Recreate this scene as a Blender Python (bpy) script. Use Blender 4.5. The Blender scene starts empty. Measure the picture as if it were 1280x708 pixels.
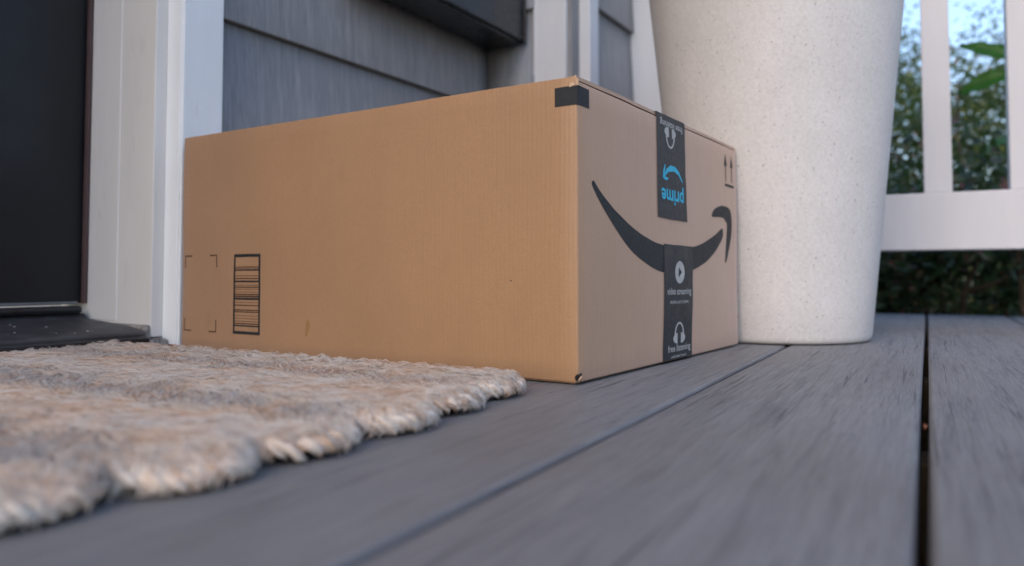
import bpy, bmesh, math, random
import numpy as np
from mathutils import Vector, Matrix, noise
R = math.radians
PI = math.pi
random.seed(7)
rng = np.random.default_rng(11)
scene = bpy.context.scene
COL = scene.collection

# ------------------------------------------------------------------ camera, sky, sun, exposure
cam_d = bpy.data.cameras.new("camera")
cam = bpy.data.objects.new("camera", cam_d)
COL.objects.link(cam)
cam.location = (0, 0, 0.0825)
YAW = 31.0                                   # the view looks 31 degrees in from the run of the house wall
cam.rotation_euler = (R(90 + 2.4), 0, R(YAW - 90))
cam_d.sensor_width = 36
cam_d.shift_y = -0.0383                      # the print is the upper-cropped part of a frame tilted slightly up
cam_d.lens = 36 * 970 / 1280
cam_d.clip_start = 0.01
cam_d.clip_end = 500
cam_d.dof.use_dof = True
cam_d.dof.focus_distance = 0.66
cam_d.dof.aperture_fstop = 4.6
scene.camera = cam

SUN_AZ = 179.0        # direction the light comes from, degrees from +X
SUN_EL = 34.0
world = bpy.data.worlds.new("World")
scene.world = world
world.use_nodes = True
wn = world.node_tree.nodes; wl = world.node_tree.links
wn.clear()
wo = wn.new("ShaderNodeOutputWorld"); bg = wn.new("ShaderNodeBackground"); sky = wn.new("ShaderNodeTexSky")
sky.sky_type = 'NISHITA'; sky.sun_disc = False
sky.sun_elevation = R(SUN_EL); sky.sun_rotation = R(90 - SUN_AZ)
sky.air_density = 1.0; sky.dust_density = 1.2; sky.ozone_density = 1.6
bg.inputs[1].default_value = 0.15
tint = wn.new('ShaderNodeMix'); tint.data_type = 'RGBA'; tint.blend_type = 'MULTIPLY'; tint.inputs[0].default_value = 1; tint.inputs[7].default_value = (1.035, .994, 1.0, 1)
wl.new(sky.outputs[0], tint.inputs[6]); wl.new(tint.outputs[2], bg.inputs[0]); wl.new(bg.outputs[0], wo.inputs[0])

sun_d = bpy.data.lights.new("sun", 'SUN')
sun = bpy.data.objects.new("sun", sun_d); COL.objects.link(sun)
sun_d.energy = 0.5; sun_d.angle = R(35); sun_d.color = (1.0, 0.76, 0.52)
dv = Vector((math.cos(R(SUN_AZ)) * math.cos(R(SUN_EL)), math.sin(R(SUN_AZ)) * math.cos(R(SUN_EL)), math.sin(R(SUN_EL))))
sun.rotation_euler = dv.to_track_quat('Z', 'Y').to_euler()
sun.location = dv * 20

scene.view_settings.view_transform = 'Standard'
scene.view_settings.look = 'None'
scene.view_settings.exposure = 1.05
scene.view_settings.gamma = 1.0
scene.render.engine = 'CYCLES'
scene.cycles.use_denoising = True
scene.cycles.max_bounces = 8

# ------------------------------------------------------------------ materials
class NT:
    def __init__(s, name):
        s.m = bpy.data.materials.new(name); s.m.use_nodes = True
        s.t = s.m.node_tree; s.t.nodes.clear()
        s.out = s.n("ShaderNodeOutputMaterial")
        s.p = s.n("ShaderNodeBsdfPrincipled"); s.l(s.p.outputs[0], s.out.inputs[0])
    def n(s, typ, **kw):
        nd = s.t.nodes.new(typ)
        for k, v in kw.items():
            if k.startswith('i_'):
                key = k[2:]
                nd.inputs[int(key) if key.isdigit() else key.replace('_', ' ')].default_value = v
            else: setattr(nd, k, v)
        return nd
    def l(s, a, b): s.t.links.new(a, b)
    def coords(s, scale=(1, 1, 1), rand=False, rot=(0, 0, 0)):
        tc = s.n("ShaderNodeTexCoord"); mp = s.n("ShaderNodeMapping")
        mp.inputs['Scale'].default_value = scale; mp.inputs['Rotation'].default_value = rot
        if rand:
            oi = s.n("ShaderNodeObjectInfo"); mu = s.n("ShaderNodeMath", operation='MULTIPLY'); mu.inputs[1].default_value = 37.0
            s.l(oi.outputs['Random'], mu.inputs[0])
            ad = s.n("ShaderNodeVectorMath", operation='ADD')
            s.l(tc.outputs['Object'], ad.inputs[0]); s.l(mu.outputs[0], ad.inputs[1]); s.l(ad.outputs[0], mp.inputs[0])
        else: s.l(tc.outputs['Object'], mp.inputs[0])
        return mp.outputs[0]
    def noise(s, vec, scale, detail=3, rough=.5, dist=0):
        nd = s.n("ShaderNodeTexNoise"); s.l(vec, nd.inputs['Vector'])
        nd.inputs['Scale'].default_value = scale; nd.inputs['Detail'].default_value = detail
        nd.inputs['Roughness'].default_value = rough; nd.inputs['Distortion'].default_value = dist
        return nd.outputs[0]
    def ramp(s, fac, stops, interp='LINEAR'):
        nd = s.n("ShaderNodeValToRGB"); nd.color_ramp.interpolation = interp
        el = nd.color_ramp.elements
        while len(el) > 1: el.remove(el[-1])
        el[0].position = stops[0][0]; c = stops[0][1]; el[0].color = (*c, 1) if len(c) == 3 else c
        for p_, c in stops[1:]:
            e = el.new(p_); e.color = (*c, 1)
        s.l(fac, nd.inputs[0]); return nd.outputs[0]
    def mix(s, fac, a, b, mode='MIX'):
        nd = s.n("ShaderNodeMix", data_type='RGBA', blend_type=mode)
        for v, i in ((fac, 0), (a, 6), (b, 7)):
            if hasattr(v, 'is_linked') or hasattr(v, 'links'): s.l(v, nd.inputs[i])
            elif isinstance(v, (int, float)): nd.inputs[i].default_value = v
            else: nd.inputs[i].default_value = (*v, 1)
        return nd.outputs[2]
    def bump(s, h, strength, dist, prev=None):
        nd = s.n("ShaderNodeBump"); nd.inputs['Strength'].default_value = strength; nd.inputs['Distance'].default_value = dist
        s.l(h, nd.inputs['Height'])
        if prev is not None: s.l(prev, nd.inputs['Normal'])
        return nd.outputs[0]
    def fin(s, col, rough=.6, normal=None, spec=.5, **kw):
        P = s.p.inputs
        if hasattr(col, 'links'): s.l(col, P['Base Color'])
        else: P['Base Color'].default_value = (*col, 1)
        if hasattr(rough, 'links'): s.l(rough, P['Roughness'])
        else: P['Roughness'].default_value = rough
        P['Specular IOR Level'].default_value = spec
        if normal is not None: s.l(normal, P['Normal'])
        for k, v in kw.items(): P[k.replace('_', ' ')].default_value = v
        return s.m

def g(v): return (v, v, v)

def mat_kraft():
    s = NT("kraft_cardboard"); v = s.coords()
    big = s.noise(v, 9, 4, .6)
    col = s.ramp(big, [(.3, (.352, .184, .080)), (.7, (.415, .222, .102))])
    vs = s.coords((1, 1, .06)); flute = s.noise(vs, 330, 2, .6)
    col = s.mix(.18, col, s.ramp(flute, [(.3, (.31, .168, .070)), (.7, (.41, .235, .108))]))
    fib = s.noise(s.coords((1, 1, 1)), 900, 3, .7)
    col = s.mix(.30, col, s.ramp(fib, [(.3, (.24, .128, .054)), (.7, (.55, .325, .155))]))
    wv = s.n("ShaderNodeTexWave", wave_type='BANDS', bands_direction='DIAGONAL'); s.l(s.coords((1, 1, .0)), wv.inputs['Vector'])
    wv.inputs['Scale'].default_value = 150; wv.inputs['Distortion'].default_value = 1.2; wv.inputs['Detail'].default_value = 1; wv.inputs['Detail Scale'].default_value = .3
    col = s.mix(s.ramp(wv.outputs[1], [(.2, g(.0)), (.9, g(.07))]), col, (.26, .14, .06))
    wide = s.noise(s.coords((1, 1, .35)), 5, 3, .6)
    col = s.mix(s.ramp(wide, [(.35, g(.22)), (.6, g(0))]), col, (.27, .145, .062))
    # small stains
    sp = s.noise(s.coords((1, 1, .6)), 26, 1, .5)
    col = s.mix(s.ramp(sp, [(.70, g(0)), (.80, g(.22))]), col, (.25, .13, .055))
    b = s.bump(flute, .22, .0006); b = s.bump(wv.outputs[1], .16, .0003, b); b = s.bump(big, .3, .003, b); b = s.bump(fib, .15, .0003, b)
    return s.fin(col, .50, b, .8, Sheen_Weight=.55, Sheen_Tint=(1, .90, .93, 1), Sheen_Roughness=.5)

def mat_plain(name, col, rough=.5, spec=.5, var=.12, scale=30, bump=.15, bd=.0006, **kw):
    s = NT(name); v = s.coords()
    n1 = s.noise(v, scale, 4, .6)
    a = tuple(c * (1 - var) for c in col); b_ = tuple(min(1, c * (1 + var)) for c in col)
    c = s.ramp(n1, [(.3, a), (.7, b_)])
    rr = s.ramp(s.noise(v, scale * 2, 3), [(.3, g(rough * .85)), (.7, g(min(1, rough * 1.15)))])
    nb = s.bump(s.noise(v, scale * 9, 3), bump, bd)
    return s.fin(c, rr, nb, spec, **kw)

def mat_white(name, col, dirt=.35):
    s = NT(name); v = s.coords((1, 1, .22))
    n1 = s.noise(v, 18, 5, .65)
    c = s.ramp(n1, [(.25, tuple(x * .90 for x in col)), (.75, col)])
    d = s.noise(s.coords((1, 1, .35)), 34, 6, .7)
    c = s.mix(s.ramp(d, [(.60, g(0)), (.85, g(dirt))]), c, (.30, .28, .25))
    sc = s.noise(s.coords((1, 1, .12)), 150, 3, .7)
    c = s.mix(s.ramp(sc, [(.68, g(0)), (.78, g(dirt * .8))]), c, (.22, .20, .19))
    b = s.bump(s.noise(s.coords((1, 1, .15)), 160, 3), .25, .0006)
    return s.fin(c, .42, b, .5)

def mat_siding():
    s = NT("painted_siding"); v = s.coords((1, 1, .035), rand=True)
    n1 = s.noise(v, 120, 4, .6); n2 = s.noise(s.coords((1, 1, .05)), 420, 3, .6)
    c = s.ramp(n1, [(.3, (.20, .205, .215)), (.5, (.27, .268, .272)), (.7, (.37, .36, .352))])
    c = s.mix(.45, c, s.ramp(n2, [(.3, (.145, .15, .162)), (.7, (.35, .34, .34))]))
    d = s.noise(s.coords((1, 1, .3)), 12, 4, .6)
    c = s.mix(s.ramp(d, [(.5, g(0)), (.8, g(.35))]), c, (.26, .23, .20))
    b = s.bump(n1, .5, .0012); b = s.bump(n2, .4, .0005, b)
    return s.fin(c, .5, b, .4)

def mat_deck():
    s = NT("composite_deck_board")
    v = s.coords((.6, 14, 14), rand=True)
    grain = s.noise(v, 9, 6, .62, .6)
    fine = s.noise(s.coords((.7, 22, 22), rand=True), 40, 4, .65, .3)
    crack = s.noise(s.coords((.5, 28, 28), rand=True), 11, 3, .55, .8)
    dark = s.noise(s.coords((.55, 8, 8), rand=True), 6.5, 5, .6, 1.2)
    c = s.ramp(grain, [(.25, (.18, .183, .188)), (.5, (.218, .220, .226)), (.75, (.262, .264, .27))])
    c = s.mix(.40, c, s.ramp(fine, [(.3, (.13, .132, .14)), (.7, (.32, .32, .322))]))
    mask = s.ramp(dark, [(.56, g(0)), (.60, g(.42)), (.645, g(.05)), (.72, g(.34))])
    c = s.mix(mask, c, (.062, .066, .078))
    c = s.mix(s.ramp(crack, [(.32, g(.75)), (.365, g(0))]), c, (.045, .047, .055))
    pat = s.noise(s.coords((1, 2.2, 1), rand=True), 7, 4, .6)
    c = s.mix(s.ramp(pat, [(.45, g(0)), (.75, g(.4))]), c, (.27, .26, .25))
    st = s.noise(s.coords((1, 1.6, 1)), 4.2, 5, .65)
    c = s.mix(s.ramp(st, [(.50, g(0)), (.66, g(.30))]), c, (.17, .145, .125))
    oi = s.n("ShaderNodeObjectInfo"); c = s.mix(1.0, c, s.ramp(oi.outputs['Random'], [(0, g(.88)), (1, g(1.0))]), 'MULTIPLY')
    sp = s.noise(s.coords(), 260, 2, .5)
    c = s.mix(s.ramp(sp, [(.72, g(0)), (.78, g(.55))]), c, (.07, .065, .06))
    b = s.bump(grain, .6, .0016); b = s.bump(fine, .55, .0008, b); b = s.bump(dark, .3, .001, b); b = s.bump(s.ramp(crack, [(.32, g(0)), (.375, g(1))]), .5, .0008, b)
    r = s.ramp(fine, [(.3, g(.62)), (.7, g(.46))])
    return s.fin(c, r, b, .45)

def mat_planter():
    s = NT("speckled_stone_composite"); v = s.coords()
    c = s.ramp(s.noise(v, 14, 5, .6), [(.3, (.56, .54, .52)), (.7, (.65, .63, .61))])
    c = s.mix(.4, c, s.ramp(s.noise(v, 260, 4, .7), [(.3, (.50, .475, .455)), (.7, (.78, .755, .735))]))
    for sc, th, col in ((95, .11, (.20, .17, .14)), (190, .15, (.27, .235, .20)), (330, .19, (.36, .32, .28))):
        vo = s.n("ShaderNodeTexVoronoi"); vo.inputs['Scale'].default_value = sc; s.l(v, vo.inputs['Vector'])
        pick = s.n("ShaderNodeSeparateColor"); s.l(vo.outputs['Color'], pick.inputs[0])
        m1 = s.n("ShaderNodeMath", operation='LESS_THAN'); s.l(vo.outputs['Distance'], m1.inputs[0]); m1.inputs[1].default_value = th
        m2 = s.n("ShaderNodeMath", operation='GREATER_THAN'); s.l(pick.outputs[0], m2.inputs[0]); m2.inputs[1].default_value = .62
        m3 = s.n("ShaderNodeMath", operation='MULTIPLY'); s.l(m1.outputs[0], m3.inputs[0]); s.l(m2.outputs[0], m3.inputs[1])
        m4 = s.n("ShaderNodeMath", operation='MULTIPLY'); s.l(m3.outputs[0], m4.inputs[0]); m4.inputs[1].default_value = .62
        c = s.mix(m4.outputs[0], c, col)
    b = s.bump(s.noise(v, 300, 4, .7), .35, .0008); b = s.bump(s.noise(v, 30, 3), .3, .0015, b)
    return s.fin(c, .55, b, .4)

def mat_jute(name="jute_fibre", attr=True):
    s = NT(name); v = s.coords()
    cream = s.ramp(s.noise(v, 60, 4, .7), [(.3, (.42, .36, .31)), (.7, (.62, .57, .51))])
    mask = s.ramp(s.noise(v, 21, 4, .65), [(.44, g(.05)), (.58, g(.95))])
    c = s.mix(mask, cream, (.56, .345, .215))
    if attr:
        at = s.n("ShaderNodeNewGeometry")
        t = s.ramp(at.outputs['Random Per Island'], [(0, (.13, .085, .06)), (.06, (.27, .20, .15)), (.13, (.56, .36, .24)), (.30, (.58, .47, .37)), (.6, (.68, .62, .54)), (1, (.80, .75, .67))])
        c = s.mix(.55, c, t)
    b = s.bump(s.noise(s.coords((1, 1, 1)), 700, 3, .7), .5, .0006)
    return s.fin(c, .8, b, .2)

def mat_leaf(name, stops, trans=.5):
    s = NT(name); ge = s.n("ShaderNodeNewGeometry")
    c = s.ramp(ge.outputs['Random Per Island'], stops)
    s.fin(c, .42, None, .5)
    tr = s.n("ShaderNodeBsdfTranslucent"); s.l(s.mix(.6, c, (.22, .34, .05)), tr.inputs[0])
    mx = s.n("ShaderNodeMixShader"); mx.inputs[0].default_value = trans
    s.l(s.p.outputs[0], mx.inputs[1]); s.l(tr.outputs[0], mx.inputs[2]); s.l(mx.outputs[0], s.out.inputs[0])
    return s.m

M = {}
M['kraft'] = mat_kraft()
M['kraft_edge'] = mat_plain("kraft_cut_edge", (.50, .34, .22), .75, .3, .25, 300)
M['ink'] = mat_plain("black_print_ink", (.024, .027, .030), .6, .3, .15, 200)
M['tape'] = mat_plain("black_paper_tape", (.022, .026, .031), .5, .35, .15, 120, .3, .0004)
M['tapewhite'] = mat_plain("pale_tape_print", (.50, .49, .46), .6, .3, .1, 200)
M['tapeblue'] = mat_plain("blue_tape_print", (.02, .46, .66), .5, .3, .08, 200)
M['barbrown'] = mat_plain("brown_print_ink", (.085, .045, .030), .6, .3, .2, 200)
M['jamb'] = mat_white("jamb_paint", (.75, .72, .68), .35)
M['casing'] = mat_white("casing_paint", (.85, .87, .88), .45)
M['trim'] = mat_white("trim_paint", (.68, .69, .71), .15)
M['rail'] = mat_white("railing_vinyl", (.57, .57, .60), .06)
M['ceil'] = mat_white("ceiling_paint", (.72, .72, .72), .05)
M['siding'] = mat_siding()
M['door'] = mat_plain("charcoal_door_paint", (.008, .009, .011), .42, .35, .15, 20, .2, .0006)
M['gasket'] = mat_plain("brown_weatherstrip", (.085, .050, .048), .6, .4)
M['rubber'] = mat_plain("black_rubber", (.012, .013, .016), .32, .5, .2, 60)
M['sill'] = mat_plain("dark_sill_metal", (.045, .045, .048), .5, .5, .35, 50, .5, .001)
M['sweep'] = mat_plain("grey_sweep_metal", (.14, .145, .15), .4, .5)
M['grit'] = mat_plain("grey_grit", (.28, .26, .24), .9, .2, .4, 200)
M['mailbox'] = mat_plain("black_powder_coat", (.012, .015, .019), .30, .5, .2, 40, .2, .0004)
M['planter'] = mat_planter()
M['soil'] = mat_plain("potting_soil", (.035, .025, .018), .95, .2, .5, 60, 1, .01)
M['deck'] = mat_deck()
M['joist'] = mat_plain("dark_joist_wood", (.06, .045, .033), .85, .3, .3, 30)
M['jute'] = mat_jute()
M['jute_body'] = mat_jute("jute_weave", False)
M['dryleaf'] = mat_plain("dry_leaf_brown", (.30, .10, .045), .7, .3, .3, 120)
M['bark'] = mat_plain("tree_bark", (.10, .075, .055), .9, .2, .4, 25, 1, .01)
M['grass'] = mat_plain("ground_soil_grass", (.050, .065, .028), .95, .2, .45, 3, 1, .02)
M['shingle'] = mat_plain("roof_shingle", (.06, .06, .065), .9, .2, .3, 12)
M['leafA'] = mat_leaf("hedge_leaves", [(0, (.04, .075, .04)), (.5, (.08, .13, .07)), (.78, (.13, .18, .11)), (.86, (.42, .40, .08)), (.93, (.36, .31, .25)), (1, (.35, .16, .12))])
M['leafB'] = mat_leaf("olive_leaves", [(0, (.03, .05, .022)), (.5, (.07, .105, .04)), (.86, (.12, .14, .055)), (1, (.40, .33, .08))])
M['leafC'] = mat_leaf("dusky_leaves", [(0, (.014, .030, .018)), (.55, (.028, .06, .035)), (.80, (.05, .09, .06)), (.90, (.16, .045, .055)), (1, (.12, .16, .10))], .25)
M['broad'] = mat_plain("broad_leaf_green", (.018, .095, .003), .5, .3, .2, 30, .2, .001)

# ------------------------------------------------------------------ builders
def tagp(o, label=None, cat=None, group=None, kind=None):
    if label: o['label'] = label
    if cat: o['category'] = cat
    if group: o['group'] = group
    if kind: o['kind'] = kind
    return o

def empty(name, loc=(0, 0, 0), rz=0, **kw):
    o = bpy.data.objects.new(name, None); COL.objects.link(o)
    o.location = loc; o.rotation_euler = (0, 0, R(rz)); o.empty_display_size = .05
    return tagp(o, **kw)

def link(name, me, mat, parent=None, loc=(0, 0, 0), rot=(0, 0, 0), smooth=False, **kw):
    if mat is not None and len(me.materials) == 0: me.materials.append(M[mat] if isinstance(mat, str) else mat)
    if smooth:
        me.shade_smooth()
    o = bpy.data.objects.new(name, me); COL.objects.link(o)
    o.location = loc; o.rotation_euler = rot
    if parent: o.parent = parent
    return tagp(o, **kw)

def bm_box(bm, x0, x1, y0, y1, z0, z1, bev=0, seg=2):
    t = bmesh.new()
    bmesh.ops.create_cube(t, size=1, matrix=Matrix.Translation(((x0 + x1) / 2, (y0 + y1) / 2, (z0 + z1) / 2)) @ Matrix.Diagonal((abs(x1 - x0), abs(y1 - y0), abs(z1 - z0), 1)))
    if bev > 0:
        bmesh.ops.bevel(t, geom=t.edges[:], offset=bev, segments=seg, affect='EDGES', profile=.6)
    me = bpy.data.meshes.new("tmp"); t.to_mesh(me); t.free()
    bm.from_mesh(me); bpy.data.meshes.remove(me)

def box_mesh(name, b, bev=0, seg=2, extra=()):
    bm = bmesh.new(); bm_box(bm, *b, bev=bev, seg=seg)
    for e in extra: bm_box(bm, *e[:6], bev=e[6] if len(e) > 6 else 0)
    me = bpy.data.meshes.new(name); bm.to_mesh(me); bm.free()
    return me

def box(name, b, mat, parent=None, bev=0, seg=2, loc=(0, 0, 0), extra=(), **kw):
    return link(name, box_mesh(name, b, bev, seg, extra), mat, parent, loc, smooth=False, **kw)

def grid_mesh(name, P, nu, nv, closed_u=False, closed_v=False):
    """P: array (nu, nv, 3)"""
    idx = np.arange(nu * nv).reshape(nu, nv)
    a = idx if closed_u else idx[:-1]
    b = np.roll(idx, -1, 0) if closed_u else idx[1:]
    if closed_v:
        a2, b2 = np.roll(a, -1, 1), np.roll(b, -1, 1)
    else:
        a2, b2 = a[:, 1:], b[:, 1:]; a, b = a[:, :-1], b[:, :-1]
    F = np.stack([a, b, b2, a2], -1).reshape(-1, 4)
    return np_mesh(name, P.reshape(-1, 3), F)

def np_mesh(name, V, F):
    me = bpy.data.meshes.new(name)
    V = np.asarray(V, dtype=np.float32); F = np.asarray(F, dtype=np.int32)
    me.vertices.add(len(V)); me.vertices.foreach_set('co', V.ravel())
    k = F.shape[1]
    me.loops.add(F.size); me.loops.foreach_set('vertex_index', F.ravel())
    me.polygons.add(len(F)); me.polygons.foreach_set('loop_start', np.arange(0, F.size, k, dtype=np.int32))
    me.polygons.foreach_set('loop_total', np.full(len(F), k, dtype=np.int32))
    me.update(calc_edges=True); me.validate()
    return me

def tube_arrays(pts, rads, n=8):
    pts = [Vector(p) for p in pts]; V = []; F = []
    for i, p in enumerate(pts):
        d = (pts[min(i + 1, len(pts) - 1)] - pts[max(i - 1, 0)]).normalized()
        u = d.orthogonal().normalized() if i == 0 else (u - d * u.dot(d)).normalized()
        w = d.cross(u)
        for k in range(n):
            a = 2 * PI * k / n
            V.append(p + (u * math.cos(a) + w * math.sin(a)) * rads[i])
    for i in range(len(pts) - 1):
        for k in range(n):
            F.append((i * n + k, i * n + (k + 1) % n, (i + 1) * n + (k + 1) % n, (i + 1) * n + k))
    return [tuple(v) for v in V], F

def tubes_mesh(name, tubes, n=8):
    V = []; F = []
    for pts, rads in tubes:
        v, f = tube_arrays(pts, rads, n); o = len(V)
        V += v; F += [tuple(i + o for i in q) for q in f]
        e = len(V) - n; F.append(tuple(range(e, e + n))); F.append(tuple(range(o + n - 1, o - 1, -1)))
    me = bpy.data.meshes.new(name); me.from_pydata(V, [], F); me.update()
    return me

def smooth_closed(pts, n=6):
    """Catmull-Rom through a closed list of 2D points."""
    out = []; L = len(pts)
    for i in range(L):
        p0, p1, p2, p3 = (Vector(pts[(i + k) % L]) for k in (-1, 0, 1, 2))
        for j in range(n):
            t = j / n
            out.append(.5 * ((2 * p1) + (p2 - p0) * t + (2 * p0 - 5 * p1 + 4 * p2 - p3) * t * t + (3 * p1 - p0 - 3 * p2 + p3) * t ** 3))
    return out

def poly_mesh(name, polys, to3, smooth=0):
    bm = bmesh.new()
    for pl in polys:
        q = smooth_closed(pl, smooth) if smooth else pl
        bm.faces.new([bm.verts.new(to3(a[0], a[1])) for a in q])
    bmesh.ops.triangulate(bm, faces=bm.faces[:])
    me = bpy.data.meshes.new(name); bm.to_mesh(me); bm.free()
    return me

def rects(lst): return [[(a, c), (b, c), (b, d), (a, d)] for a, b, c, d in lst]

# ------------------------------------------------------------------ ground, deck
gm = []
N = 60
xs = np.linspace(-60, 60, N); gx, gy = np.meshgrid(np.sign(xs) * (abs(xs) / 60) ** 1.8 * 60, np.sign(xs) * (abs(xs) / 60) ** 1.8 * 60, indexing='ij')
gz = -.55 + .05 * np.sin(gx * 1.3) * np.cos(gy * 1.1)
link("ground", grid_mesh("ground", np.stack([gx, gy, gz], -1), N, N), 'grass', None, smooth=True, kind='structure', label='dark leaf-littered ground beyond the porch')

DECK_RZ = YAW - 28.15
deck = empty("deck", (0, 0, 0), DECK_RZ, kind='structure', label='grey composite deck of long grooved boards')
BW, GAP = .1425, .0045
X0, X1 = -1.5, 1.916
def board_mesh():
    # rounded-edge plank, long way along X, width along Y, top at z = 0
    w = BW / 2; r = .0035; T = .024
    prof = [(-w, -T)] + [(-w + r - r * math.cos(a), -r + r * math.sin(a)) for a in np.linspace(0, PI / 2, 5)] + \
           [(w - r + r * math.sin(a), -r + r * math.cos(a)) for a in np.linspace(0, PI / 2, 5)] + [(w, -T)]
    n = 40; P = np.zeros((n, len(prof), 3))
    for i, x in enumerate(np.linspace(X0, X1, n)):
        for j, (y, z) in enumerate(prof): P[i, j] = (x, y, z)
    me = grid_mesh("deck_board", P, n, len(prof), False, True)
    bm = bmesh.new(); bm.from_mesh(me); bm.verts.ensure_lookup_table()
    m = len(prof)
    bm.faces.new([bm.verts[j] for j in range(m)][::-1]); bm.faces.new([bm.verts[(n - 1) * m + j] for j in range(m)])
    bmesh.ops.recalc_face_normals(bm, faces=bm.faces)
    bm.to_mesh(me); bm.free()
    me.materials.append(M['deck'])
    return me
bme = board_mesh()
for i in range(-9, 7):
    o = link("deck_board", bme, None, deck, (random.uniform(-.0, .0), .0032 + (i + .5) * (BW + GAP), random.uniform(-.0006, 0)))
jm = box_mesh("joist", (-.019, .019, -1.45, 1.05, -.165, -.0255), .002)
for x in np.arange(-1.45, 1.95, .40):
    link("joist", jm, 'joist', deck, (x - .02, 0, 0))
box("fascia", (1.885, 1.903, -1.33, 1.03, -.24, -.0256), 'deck', deck, .002)

# ------------------------------------------------------------------ house (world axes: X along wall, Y into the wall)
HX, HY = .56, .80
house = empty("house", (HX, HY, 0), 0, label='grey lap-sided house front with white door trim behind the cardboard box', cat='house')
def hb(name, b, mat, bev=.001, parent=house, extra=(), **kw):
    sh = lambda q: (q[0] - HX, q[1] - HX, q[2] - HY, q[3] - HY, q[4], q[5]) + tuple(q[6:])
    return box(name, sh(b), mat, parent, bev, extra=[sh(e) for e in extra], **kw)

WT = 2.5
# far (right) side of the doorway, as in the photograph
casing = hb("casing", (.5588, .616, .7785, .845, 0, 2.16), 'casing', .0025, extra=[(.5605, .6145, .7755, .779, 0, 2.157, .0015)])
frame = hb("door_frame", (.5437, .5588, .8027, .985, .0135, 2.12), 'jamb', .0015, extra=[(.5425, .5440, .868, .926, .031, 2.12, .0006)])
hb("weatherstrip", (.5382, .5425, .9262, .9330, .050, 2.10), 'gasket', .001, parent=frame)
# near (left) side of the doorway
hb("casing", (-.440, -.383, .7785, .845, 0, 2.16), 'casing', .0025, extra=[(-.4385, -.3845, .7755, .779, 0, 2.157, .0015)])
hb("door_frame", (-.383, -.368, .8027, .985, .0135, 2.12), 'jamb', .0015)
hb("casing", (-.442, .618, .7775, .845, 2.16, 2.22), 'casing', .0025)
hb("door_frame", (-.383, .5588, .8027, .985, 2.12, 2.16), 'jamb', .0015)
# door leaf with raised stiles
door = hb("door", (-.3665, .5410, .9345, .975, .050, 2.117), 'door', .002)
hb("panel", (-.245, .065, .9285, .936, .25, .95), 'door', .006, parent=door)
hb("panel", (.125, .415, .9285, .936, .25, .95), 'door', .006, parent=door)
hb("panel", (-.245, .065, .9285, .936, 1.1, 1.98), 'door', .006, parent=door)
hb("panel", (.125, .415, .9285, .936, 1.1, 1.98), 'door', .006, parent=door)
hb("handle", (-.325, -.300, .895, .935, .98, 1.10), 'sweep', .008, parent=door)
hb("door_sweep", (-.365, .532, .9275, .9343, .049, .0525), 'sweep', .001, parent=door)
hb("door_sweep", (-.365, .531, .9150, .9340, .0385, .0475), 'rubber', .004, parent=door)
# sill: sloping tread, rounded dark lip, saddle
def sill_profile():
    pr = [(.985, .0), (.985, .036), (.955, .036), (.950, .0385), (.922, .0385), (.915, .0325), (.900, .0310), (.84, .0270), (.793, .0222), (.789, .0200), (.7885, .0178), (.790, .0160),
          (.787, .0150), (.7845, .0120), (.7855, .0080), (.790, .0062), (.797, .0060), (.797, .0)]
    xs_ = [-.385, -.38, .10, .35, .50, .522, .530, .5345, .5362]
    P = np.zeros((len(xs_), len(pr), 3))
    for i, x in enumerate(xs_):
        for j, (y, z) in enumerate(pr):
            e = max(0, (x - .512) / .0242); pull = (1 - math.sqrt(max(0, 1 - e * e))) * .016 if y < .80 else 0
            P[i, j] = (x - HX, y + pull - HY, z)
    me = grid_mesh("sill", P, len(xs_), len(pr), False, True)
    bm = bmesh.new(); bm.from_mesh(me); bm.verts.ensure_lookup_table(); m = len(pr)
    bm.faces.new([bm.verts[j] for j in range(m)]); bm.faces.new([bm.verts[(len(xs_) - 1) * m + j] for j in range(m)][::-1])
    bmesh.ops.recalc_face_normals(bm, faces=bm.faces); bm.to_mesh(me); bm.free()
    return me
sill = link("door_sill", sill_profile(), 'sill', house)
hb("sill_lip", (-.382, .5300, .7835, .7885, .0065, .0150), 'rubber', .002, parent=sill)
hb("sill_fill", (.5365, .5585, .7900, .8020, .0, .0115), 'grit', .003, parent=sill)
hb("sill_fill", (.5368, .5436, .8022, .93, .0, .0280), 'grit', .003, parent=sill)

def lap_board(x0, x1, along='x'):
    """one siding board; bottom edge at z=0, exposed .178, tilted so the butt stands proud; face towards -Y (or -X)"""
    L = x1 - x0; h = .186; t = .009
    # sections: (offset out, z)
    pr = [(-.0100, 0), (-.0102, .0012), (-.0004, h), (.006, h), (.0, 0.0)]
    n = max(2, int(L / .03)); P = np.zeros((n, len(pr), 3))
    for i, u in enumerate(np.linspace(x0, x1, n)):
        for j, (o_, z) in enumerate(pr):
            P[i, j] = (u, o_, z) if along == 'x' else (o_, u, z)
    me = grid_mesh("siding_board", P, n, len(pr), False, True)
    bm = bmesh.new(); bm.from_mesh(me); bmesh.ops.holes_fill(bm, edges=bm.edges[:]); bmesh.ops.recalc_face_normals(bm, faces=bm.faces); bm.to_mesh(me); bm.free()
    me.materials.append(M['siding'])
    return me
LAPS = [.0475 + .178 * k for k in range(-0, 14)]
def lap_wall(x0, x1, plane, along='x', dz=0):
    me = lap_board(x0, x1, along)
    for z in [q + dz for q in LAPS]:
        if along == 'x': link("siding_board", me, None, house, (-HX, plane - HY, z))
        else: link("siding_board", me, None, house, (plane - HX, -HY, z))
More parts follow.
